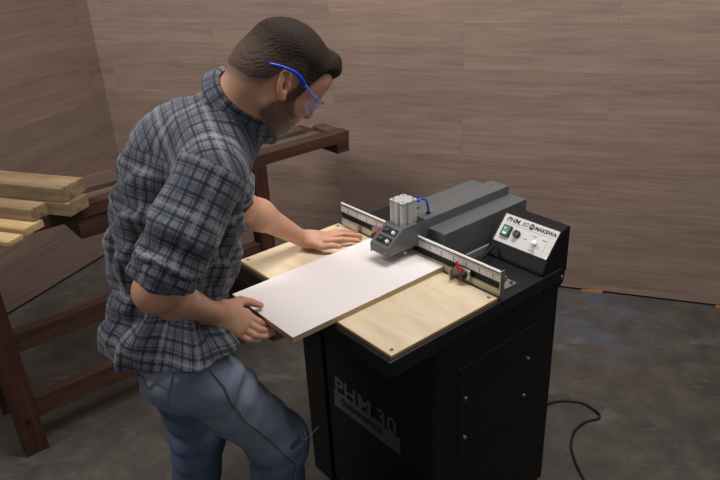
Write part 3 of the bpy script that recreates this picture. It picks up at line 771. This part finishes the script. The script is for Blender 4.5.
def body_f(p):
    d = smin(torso(p), legs(p), .05); d = smin(d, neck(p), .035); d = smin(d, HEAD(p), .022)
    for a_ in (armR, armL): d = smin(d, a_(p), .03)
    for g in HANDS: d = smin(d, g(p), .012)
    for e in EARS: d = smin(d, e(p), .004)
    for e in CANALS:
        h = np.clip(.5-.5*(d+e(p))/.004, 0, 1); d = d*(1-h)+(-e(p))*h+.004*h*(1-h)
    return d
def nz(p, s, seed): return wob(p, s, seed)
SKIN = A3(*lin((206, 160, 132))); RED = A3(*lin((206, 134, 112))); BEARD = A3(*lin((84, 66, 56))); SCALP = A3(*lin((120, 100, 88)))
LIP = A3(*lin((176, 96, 88))); NAIL = A3(*lin((224, 168, 156)))
def mixv(c, d, t): return c*(1-t[:, None])+d*t[:, None]
def hairmask(q):
    """>0 inside the haired area, in head coordinates"""
    x, z = q[:, 0], q[:, 2]
    zb = np.interp(x, [-.12, -.07, -.040, -.030, -.022, .0, .016, .022, .026, .040, .046, .056, .066, .080, .12], [-.050, -.042, -.022, .002, .024, .032, .024, .006, -.012, -.012, .026, .058, .076, .087, .090])
    return z-zb
def beardf(p):
    q = hl(p); x, y, z = q[:, 0], np.abs(q[:, 1]), q[:, 2]; inh = np.linalg.norm(q, axis=1) < .17
    zt = np.interp(x, [-.01, .01, .022, .034, .046, .058, .075, .092, .13], [-.050, -.028, .012, .012, -.016, -.030, -.036, -.028, -.028])
    zb = np.interp(x, [-.02, .02, .06, .10], [-.070, -.092, -.114, -.125])
    b_ = sst(.008, -.008, z-zt)*sst(-.010, .008, z-zb)*sst(-.014, .004, x)
    lip = np.exp(-(y/.017)**4)*np.exp(-((z+.0475)/.0065)**4)*(x > .084)
    return np.clip(b_*(1-lip)*inh*.9, 0, 1)
def bodycol(p):
    c = np.repeat(SKIN[None], len(p), 0); q = hl(p); x, y, z = q[:, 0], np.abs(q[:, 1]), q[:, 2]
    inh = np.linalg.norm(q-A3(.0, 0, 0), axis=1) < .17
    c = mixv(c, RED, .35*sst(-.6, 1, nz(p, 28, 3)))
    hm = hairmask(q)+.003*nz(p, 160, 5)
    c = mixv(c, SCALP, np.where(inh, sst(-.018, .008, hm), 0)*.85)
    lipzone = np.exp(-(y/.017)**4)*np.exp(-((z+.0475)/.0065)**4)*(x > .084)
    c = mixv(c, LIP, lipzone*.7*inh)
    c = mixv(c, RED*.95, np.exp(-(np.linalg.norm(q-A3(.112, 0, -.012), axis=1)/.02)**2)*.7)
    brow = np.exp(-((z-.033-.004*np.cos(y*60))/.0045)**2)*(y > .012)*(y < .052)*(x > .07)
    c = mixv(c, A3(*lin((50, 36, 30))), brow*.85*inh)
    eye = np.minimum(np.linalg.norm(q-A3(.0835, .032, .007), axis=1), np.linalg.norm(q-A3(.0835, -.032, .007), axis=1))
    lid = np.exp(-((z-.003)/.0015)**2)*(x > .085)*(np.abs(y-.033) < .015)
    c = mixv(c, A3(*lin((60, 40, 34))), lid*.8*inh)
    for s in (-1, 1): c = mixv(c, RED, np.exp(-(np.linalg.norm(q-A3(-.012, .085*s, .004), axis=1)/.03)**4)*.55)
    # finger tips and nails
    for t in ((.000, 2.044, .940), (.003, 2.082, .940), (-.016, 2.113, .940), (-.048, 2.132, .939), (-.066, 1.979, .958), (-.283, 1.626, .9605), (-.258, 1.606, .918)):
        c = mixv(c, RED, np.exp(-(np.linalg.norm(p-A3(*t), axis=1)/.018)**2)*.75)
    for t in ((-.066, 1.974, .966), (-.284, 1.620, .9685)):
        c = mixv(c, A3(*lin((214, 140, 138))), np.exp(-(np.linalg.norm(p-A3(*t), axis=1)/.0065)**4)*.9)
    for t in ((-.165, 2.03, .97),): pass
    for e in (ER, EL): c = mixv(c, RED, np.exp(-(np.linalg.norm(p-e, axis=1)/.055)**2)*.5)
    return np.clip(c, 0, 1)
man = empty('person', (-.46, 1.55, 0), 0, 'person in grey plaid shirt and ripped jeans bending over the machine, feeding the board', 'person')
def mparent(o, par=None):
    o.parent = par or man
    if par is None: o.matrix_parent_inverse = Matrix.Translation((.46, -1.55, 0))
    return o
def pobj(*a, par=None, **k):
    o, V, F = sdf_obj(*a, **k); mparent(o, par); return o
VB = .0025*DR
pobj('body', body_f, (-.85, 1.15, -.01), (.12, 2.20, 1.76), VB, M['skin'], col=bodycol, fade=beardf)

# hair
def thick(q, p):
    hm = hairmask(q)
    t = -.006+.0085*sst(-.012, .026, hm)
    t = t+.0075*sst(.040, .095, q[:, 2])*sst(-.0, .02, hm)
    t = t+.018*np.exp(-((q[:, 0]-.084)/.028)**2)*sst(.076, .098, q[:, 2])*sst(.060, .02, np.abs(q[:, 1]))
    return t+.0009*nz(p, 560, 21)*sst(.0, .02, hm)
HNK = lambda p: smin(neck(p), HEAD(p), .024)
def hair_f(p): return HNK(p)-thick(hl(p), p)
def haircol(p):
    q = hl(p); c = np.repeat(A3(*lin((44, 33, 28)))[None], len(p), 0)
    c = mixv(c, A3(*lin((80, 62, 52))), sst(.085, .020, q[:, 2]+.2*np.maximum(q[:, 0], 0)))
    c = mixv(c, SCALP*.8, sst(.05, -.02, q[:, 2])*.6*sst(.02, -.0, q[:, 0]))
    return mixv(c, SCALP, sst(.050, .004, hairmask(q)-.004*nz(p, 160, 5))*.8*sst(.045, .015, q[:, 0]))
lo_ = HO-.19; hi_ = HO+.19
def hair_clip(p): return np.maximum(hair_f(p), .0-(HNK(p)+.005))
pobj('hair', hair_clip, lo_, hi_, .0020*DR, M['hair'], col=haircol)

# ---- shirt
SPN2 = vnorm(CH-PC)
shcore = union([ell(PC+A3(-.030, .0, -.015), (.166, .178, .14), AXT), (ell((PC+CH)/2+A3(-.030, .030, .02), (.166, .142, .22), AXT), .07), (ell(CH+A3(-.036, .015, -.01), (.152, .158, .20), AXT), .07),
                (ell(NB-SPN*.075-FWD*.060, (.105, .15, .095), AXT), .07),
                (cone(SR+SIDE*.04, SL-SIDE*.04, .068, .068), .05), (cone(SR+SIDE*.05, NB, .062, .066), .05), (cone(SL-SIDE*.05, NB, .062, .066), .05),
                (cone(NB-A3(.03, 0, .03), NB+(NK-NB)*.30, .074, .070), .02),
                (ell(HR+A3(.0, .02, -.012), (.124, .126, .112), AXT), .04), (ell(HL+A3(.02, 0, .03), (.125, .12, .13), AXT), .05)], .07)
def sleeve(S, E, W):
    mid = (S+E)/2
    return union([cone(S, mid, .078, .074), (cone(mid, E+(E-S)*.02, .074, .066), .03), (cone(E, E+(W-E)*.02, .064, .060), .02)], .03)
slR, slL = sleeve(SR, ER, WR), sleeve(SL, EL, WL)
def armcoord(p, S, E):
    ax = vnorm(E-S); t = (p-S)@ax; r = p-S-t[:, None]*ax
    n1 = vnorm(np.cross(ax, A3(0, 0, 1))); n2 = np.cross(ax, n1)
    return t, np.arctan2(r@n2, r@n1)
LR = np.linalg.norm(ER-SR)
def torsocoord(p):
    q = p-PC; s = q@SIDE; f_ = q@FWD; h = q@SPN
    return s, f_, h
def wrinkle(p):
    s, f_, h = torsocoord(p); ang = np.arctan2(s, -f_)
    w = nz(p*A3(1, 1, .6), 22, 31)
    d = .0095*np.sin(ang*8+h*6+2.6*w)*sst(.50, .15, h)+.0032*nz(p, 30, 32)
    d = d+.0075*np.sin((h*.8+s*.9+.4*f_)*75+2.0*w)*sst(.10, .3, h)*sst(.55, .40, h)
    # horizontal blousing creases at the waist
    d = d+.005*np.sin(h*58+ang*3+2*w)*np.exp(-((h-.10)/.09)**2)
    return d
def armwr(p, S, E):
    t, a = armcoord(p, S, E); w = nz(p, 26, 41)
    k = sst(.08, LR*.95, t)
    return .0090*np.sin(t*85+2.4*np.sin(a+.6)+1.8*w)*k+.003*nz(p, 34, 42)+.004*np.sin(a*3+t*12+w)*sst(.0, .1, t)*sst(.3, .15, t)
def shirt_solid(p):
    dt = shcore(p)+wrinkle(p); a = slR(p)+armwr(p, SR, ER); b = slL(p)+armwr(p, SL, EL)
    d = smin(dt, a, .022); return smin(d, b, .022)
vR = vnorm(WR-ER); vL = vnorm(WL-EL)
HEMN = vnorm(A3(-.06, .02, -1.)); HEMP = PC+A3(0, 0, -.005)
CUTR = vnorm(vnorm(ER-SR)+vnorm(WR-ER)*.25); CUTL = vnorm(vnorm(EL-SL)*.6+vL*.8)
def body_lite(p):
    d = smin(torso(p), legs(p), .05); d = smin(d, neck(p), .03)
    return np.minimum(np.minimum(d, armR(p)), armL(p))
def plcoords(V, F):
    C = V[F]; cen = C.mean(1)
    dT = shcore(cen); dR = slR(cen); dL = slL(cen)
    # stay with the torso unless clearly outside of it
    tR, _ = armcoord(cen, SR, ER); tL, _ = armcoord(cen, SL, EL)
    selR = (dR < dT-.004) & (tR > -.01); selL = (dL < dT-.004) & (tL > -.01) & ~selR
    out = np.zeros((len(F), 4, 3)); P = C.reshape(-1, 3)
    s, f_, h = torsocoord(P); 
    rr = .175; a0 = np.arctan2(s, -f_*1.25)
    a0c = np.arctan2(*(lambda x: (x[0], -x[1]*1.25))(torsocoord(cen)[:2])); a0 = a0.reshape(-1, 4)
    a0 = a0c[:, None]+(a0-a0c[:, None]+PI) % (2*PI)-PI
    hh = h.reshape(-1, 4)
    # over the shoulders the yoke runs front-back
    cs, cf, chh = torsocoord(cen); yk = chh > .50
    u1 = a0*rr; v1 = hh
    out[..., 0] = u1; out[..., 1] = v1
    out[yk, :, 0] = s.reshape(-1, 4)[yk]*1.0; out[yk, :, 1] = .50+f_.reshape(-1, 4)[yk]*.9+(hh[yk]-.50)*.5
    for sel, S, E, off in ((selR, SR, ER, .3), (selL, SL, EL, .7)):
        t, a = armcoord(P, S, E); t = t.reshape(-1, 4); a = a.reshape(-1, 4); _, ac = armcoord(cen, S, E)
        a = ac[:, None]+(a-ac[:, None]+PI) % (2*PI)-PI
        out[sel, :, 0] = (a*.068+off)[sel]; out[sel, :, 1] = (t+.013)[sel]
    return out.reshape(-1, 3)
def setpl(o, arr):
    a = o.data.attributes.new('pl', 'FLOAT_VECTOR', 'CORNER'); a.data.foreach_set('vector', arr.astype(np.float32).ravel())
def shirt_final(p):
    dt = shcore(p)+wrinkle(p); a = slR(p)+armwr(p, SR, ER); b = slL(p)+armwr(p, SL, EL)
    a = np.maximum(a, (p-ER)@CUTR+.040); b = np.maximum(b, (p-EL)@CUTL+.045)
    d = smin(smin(dt, a, .022), b, .022)
    s, f_, h = torsocoord(p)
    hem = (p-HEMP)@HEMN+.014*np.sin(np.arctan2(s, -f_)*2-.9)+.004*nz(p, 20, 51)
    d = np.maximum(d, hem)
    d = np.maximum(d, -(body_lite(p)-.003))
    return d
o, V, F = sdf_obj('shirt', shirt_final, (-.85, 1.10, .84), (-.05, 2.10, 1.72), .0034*DR, M['plaid']); mparent(o); shirt = o
setpl(o, plcoords(V, F))
# rolled cuffs
def torus_cuff(C, n_, R, r, wd, seed):
    n_ = vnorm(n_); a = vnorm(np.cross(n_, A3(0, 0, 1))); b = np.cross(n_, a)
    def f(p):
        q = p-C; t = q@n_; rad = np.linalg.norm(q-t[:, None]*n_, axis=1)
        ang = np.arctan2(q@b, q@a)
        rr = R+.003*np.sin(ang*5+seed)+.002*np.sin(ang*11+t*80)
        return np.sqrt(np.maximum(np.abs(t+.003*np.sin(ang*3))-wd, 0)**2+(rad-rr)**2)-r-.0018*np.sin(t*190+ang*2+1.2*np.sin(ang*3))
    return f
for C, n_, R_, S, E in ((ER-(ER-SR)*.17, CUTR, .062, SR, ER), (EL-CUTL*.055, CUTL, .058, SL, EL)):
    cf = torus_cuff(C, n_, R_, .0095, .024, 1.3)
    o, V, F = sdf_obj('rolled_cuff', cf, C-.11, C+.11, .0034*DR, M['plaid']); mparent(o, shirt)
    P = V[F]; cen = P.mean(1); t, a = armcoord(P.reshape(-1, 3), S, E); _, ac = armcoord(cen, S, E)
    a = a.reshape(-1, 4); a = ac[:, None]+(a-ac[:, None]+PI) % (2*PI)-PI
    setpl(o, np.stack([(t.reshape(-1, 4)+.02), a*.062+.01, a*0], -1).reshape(-1, 3))
    mparent(o); o.parent = shirt; o.matrix_parent_inverse = Matrix()
# collar: a folded ring round the neck
CN = vnorm(NK-NB+FWD*.02); CC = NB+CN*.040
ca = vnorm(SIDE-CN*(SIDE@CN)); cbv = np.cross(CN, ca)        # cbv points up/back
if cbv@A3(-.4, 0, 1) < 0: cbv = -cbv
def collar_f(p):
    q = p-CC; t = q@CN; x = q@ca; y = q@cbv; ang = np.arctan2(x, y)       # ang 0 at the nape, pi at the throat
    fr = np.abs(ang)/PI
    R = .0700+.006*fr; rad = np.hypot(x, y*.86)
    inner = np.maximum(np.abs(rad-R)-.0022, np.abs(t-.004)-.017)
    # folded leaf: leans outward going down, longer to the points
    ln = .034+.030*sst(.55, .95, fr); k = np.clip((.021-t)/ln, 0, 1.05)
    Rl = R+.004+.016*k+.002*np.sin(ang*4)
    leaf = np.maximum(np.abs(rad-Rl)*.9-.0026, np.abs(t-(.021-ln/2))-ln/2)
    d = smin(inner, leaf, .003)
    gap = .05-np.hypot(x/.6, 0)*0
    throat = (PI-np.abs(ang))*.07-.014*np.clip((.022-t)/.04, 0, 1)-.002
    return np.maximum(d, -throat)
o, V, F = sdf_obj('collar', collar_f, CC-.16, CC+.16, .0030, M['plaid']); o.parent = shirt
q = V[F].reshape(-1, 3)-CC; an = np.arctan2(q@ca, q@cbv).reshape(-1, 4); ac = an[:, :1]; an = ac+(an-ac+PI) % (2*PI)-PI
setpl(o, np.stack([an*.085+.2, (q@CN).reshape(-1, 4)+.40, an*0], -1).reshape(-1, 3))
# seams: armhole and yoke lines as thin piping laid on the shirt
def seam(name, pts, r=.0016, mat=None, f=shirt_final, par=None, off=.0006):
    P = np.array(pts, float); t = np.linspace(0, len(P)-1, 60); P = np.stack([np.interp(t, range(len(P)), P[:, i]) for i in range(3)], -1)
    P = snap(f, P, off); m = MB(); m.tube([tuple(x) for x in P], r, 6, 1); return link(m.build(name, mat or M['plaid'], smooth=True), par or shirt)

# ---- jeans
jf = union([ell(PC+A3(0, 0, -.01), (.125, .158, .110), AXT), (cone(HR+A3(.0, .012, -.03), KR+A3(0, 0, 0), .097, .083), .05), (ell(HR+A3(-.05, .01, -.035), (.095, .095, .10)), .04),
            (cone(KR, AR, .086, .072), .04), (cone(HL, KL, .108, .080), .04), (ell(HL+A3(-.05, .0, -.02), (.095, .10, .11)), .04), (cone(KL, AL, .080, .070), .04)], .04)
def jw(p):
    d = .0045*nz(p, 22, 61)
    for H_, K_, ph in ((HR, KR, 0.), (HL, KL, 1.7)):
        ax = vnorm(K_-H_); t = (p-H_)@ax; L_ = np.linalg.norm(K_-H_); g = np.linalg.norm(p-K_, axis=1)
        d = d+.0048*np.sin(t*70+3*nz(p, 9, 62)+ph)*np.exp(-(g/.13)**2)
        g2 = np.linalg.norm(p-(H_+FWD*.06), axis=1)
        d = d+.009*np.sin(t*62+2.5*nz(p, 8, 63)+ph)*np.exp(-(g2/.14)**2)
    return d
RIP = KR+vnorm(A3(.66, -.56, .46))*.085
def jeans_f(p):
    d = jf(p)+jw(p)
    d = np.maximum(d, (p[:, 2]-1.02)); d = np.maximum(d, .035-p[:, 2])
    q = p-RIP; tear = np.sqrt((q[:, 2]/.013)**2+((q@vnorm(A3(.62, .78, 0)))/.036)**2)-1
    tear = np.where(np.linalg.norm(q, axis=1) < .08, tear*.009, .05)
    d = np.maximum(d, -tear)
    return np.maximum(d, -(body_lite(p)-.002))
def jfade(p):
    f_ = np.zeros(len(p))
    for H_, K_ in ((HR, KR), (HL, KL)):
        ax = vnorm(K_-H_); t = (p-H_)@ax; r = p-H_-t[:, None]*ax; r = r/np.maximum(np.linalg.norm(r, axis=1, keepdims=True), 1e-6)
        f_ = np.maximum(f_, sst(.1, .95, r@vnorm(FWD+A3(0, -.3, .3)))*sst(-.08, .1, t)*sst(.48, .3, t)*.65)
    bk = np.exp(-(np.linalg.norm(p-(PC+A3(-.09, -.08, -.06)), axis=1)/.15)**2)*.8
    f_ = np.maximum(f_, bk); return np.clip(f_+.28*nz(p, 18, 71), 0, 1)*np.where(p[:, 1]-p[:, 0]*-.3 > 1.62, .35, 1)
jo = pobj('jeans', jeans_f, (-.85, 1.18, 0), (-.08, 1.80, 1.06), .0042*DR, M['denim'], fade=jfade)
mk = lambda name, pts, r, mat, off=.001, par=jo: seam(name, pts, r, mat, lambda p: jf(p)+jw(p), par, off)
sideR = vnorm(np.cross(vnorm(KR-HR), A3(0, 0, 1))); 
if sideR@A3(0, -1, 0) < 0: sideR = -sideR
sideR = vnorm(sideR-np.cross(sideR, vnorm(KR-HR))*.0+A3(-.12, 0, -.32)); o1 = HR+sideR*.12+A3(.02, 0, .10); o2 = HR+(KR-HR)*.3+sideR*.12; o3 = HR+(KR-HR)*.65+sideR*.11; o4 = KR+sideR*.09; o5 = (KR+AR)/2+sideR*.085
mk('side_seam', [o1, o2, o3, o4, o5], .0022, M['denim'])
sh_ = vnorm(KR-HR); up2 = np.cross(sideR, sh_)*.006
mk('side_stitching', [o1+up2, o2+up2, o3+up2, o4+up2, o5+up2], .0011, M['thread'], .0015)
# rear pocket outline and embroidered line
pkc = HR+A3(-.085, -.055, .0)
px_ = vnorm(A3(.74, -.62, .0)); py_ = vnorm(A3(.30, .30, .9)); py_ = vnorm(py_-px_*(py_@px_))
def pk(a, b): return pkc+px_*a+py_*b
mk('rear_pocket', [pk(-.07, .06), pk(-.07, -.055), pk(-.01, -.085), pk(.06, -.06), pk(.06, .06)], .0021, M['denim'])
mk('pocket_embroidery', [pk(-.068, -.005), pk(-.02, .0), pk(-.005, -.022), pk(.018, .002), pk(.058, -.004)], .0024, M['pocketstitch'], .0012)
for k in range(5):
    q0 = RIP+vnorm(A3(.62, .78, 0))*(-.03+.015*k)
    m = MB(); m.tube([tuple(q0+A3(.004, 0, .010)), tuple(q0+A3(.008, 0, 0)), tuple(q0+A3(.004, .004, -.011))], .0011, 5, 3); link(m.build('frayed_thread', M['lightthread'], smooth=True), jo)
m = MB(); q0 = RIP+A3(.02, .01, -.008); m.tube([tuple(q0), tuple(q0+A3(.02, .012, .004)), tuple(q0+A3(.034, .02, .014)), tuple(q0+A3(.048, .028, .022))], .0009, 6, 4); link(m.build('frayed_thread', M['lightthread'], smooth=True), jo)
for A_ in (AR, AL):
    d_ = vnorm(A3(.88, .47, 0)); s_ = A3(-d_[1], d_[0], 0)
    sf = union([ell(A_+d_*.02+A3(0, 0, -.035), (.07, .045, .055), [d_, s_, A3(0, 0, 1)]), (ell(A_+d_*.12+A3(0, 0, -.045), (.085, .048, .040), [d_, s_, A3(0, 0, 1)]), .04)], .04)
    c0_ = A_.copy()
    pobj('shoe', (lambda sf: lambda p: np.maximum(sf(p), .002-p[:, 2]))(sf), A_+A3(-.14, -.14, -.09), A_+A3(.26, .22, .10), .005, M['shoe'])

# ---- safety glasses
gl = empty('safety_glasses', tuple(HO), 0, "clear safety glasses with bright blue temple ends on the man's face", 'glasses')
def hp(x, y, z): return tuple((HF*x+HS*y+HU*z))
for s in (-1, 1):
    m = MB(); m.tube([hp(-.062, s*.083, .016), hp(-.040, s*.087, .027), hp(-.010, s*.089, .036), hp(.012, s*.087, .035), hp(.028, s*.083, .031)], [.0030, .0034, .0036, .0046, .0050], 10)
    m.build('temple', M['blueframe'], gl, smooth=True, label='bright blue temple end')
    m = MB(); m.tube([hp(.028, s*.083, .031), hp(.058, s*.077, .025), hp(.076, s*.070, .022)], [.0036, .0030, .0034], 8); m.build('temple_front', M['cleararm'], gl, smooth=True)
V_, F_ = [], []
nx, nzz = 25, 9
for i in range(nx):
    a = -1.28+2.56*i/(nx-1)
    for j in range(nzz):
        tt = j/(nzz-1); z = .028-.046*tt*(1-.0*abs(a)); 
        nb = .012*math.exp(-(a/.16)**2)*tt
        R_ = .074; x = .052+R_*math.cos(a)*.92-.008*tt; y = R_*math.sin(a)*1.02
        z = z+(nb*1.3 if tt > .5 else 0)+.008*tt*(abs(a)/1.28)**2
        V_.append(hp(x, y, z))
for i in range(nx-1):
    for j in range(nzz-1): k = i*nzz+j; F_.append((k, k+1, k+1+nzz, k+nzz))
me = bpy.data.meshes.new('lens'); me.from_pydata(V_, [], F_); me.materials.append(M['lens'])
for p_ in me.polygons: p_.use_smooth = True
lo = link(bpy.data.objects.new('lens', me), gl, 'clear wraparound lens'); sm = lo.modifiers.new('s', 'SOLIDIFY'); sm.thickness = .002
m = MB(); m.tube([hp(.052+.074*math.cos(a)*.92+.001, .074*math.sin(a)*1.02, .029) for a in np.linspace(-1.28, 1.28, 12)], .0018, 6, 2); m.build('brow_bar', M['cleararm'], gl, smooth=True)


# ------------------------------------------------------------------ light
def area(name, loc, tgt, size, power, col=(1, 1, 1), sy=None):
    l = bpy.data.lights.new(name, 'AREA'); l.energy = power; l.size = size; l.color = col
    if sy: l.shape = 'RECTANGLE'; l.size_y = sy
    o = bpy.data.objects.new(name, l); COL.objects.link(o); o.location = loc
    o.rotation_euler = (Vector(tgt)-Vector(loc)).to_track_quat('-Z', 'Y').to_euler()
area('overhead_light', (.45, 1.9, 3.2), (.15, 2.1, .9), .8, 38, (1, .97, .94))
area('overhead_light', (-2.3, 1.7, 3.3), (-.6, 3.9, 1.7), .9, 66, (1, .98, .96))  # added light, set to brighten the back wall and graze the left one
area('overhead_light', (1.6, 1.6, 3.3), (1.2, 3.2, 1.6), .9, 24, (1, .97, .94))  # added light that brightens the right of the back wall
area('fill_light', (-.3, -1.6, 2.9), (.1, 3.2, 1.7), 2.2, 10, (1, .98, .96))  # added soft fill from behind the camera, no window known there
w = bpy.data.worlds.new('world'); SC.world = w; w.use_nodes = True
w.node_tree.nodes['Background'].inputs[0].default_value = (.95, .96, 1, 1); w.node_tree.nodes['Background'].inputs[1].default_value = .14
SC.view_settings.view_transform = 'Standard'; SC.view_settings.look = 'None'; SC.view_settings.gamma = 1; SC.view_settings.use_curve_mapping = False
SC.view_settings.exposure = 0
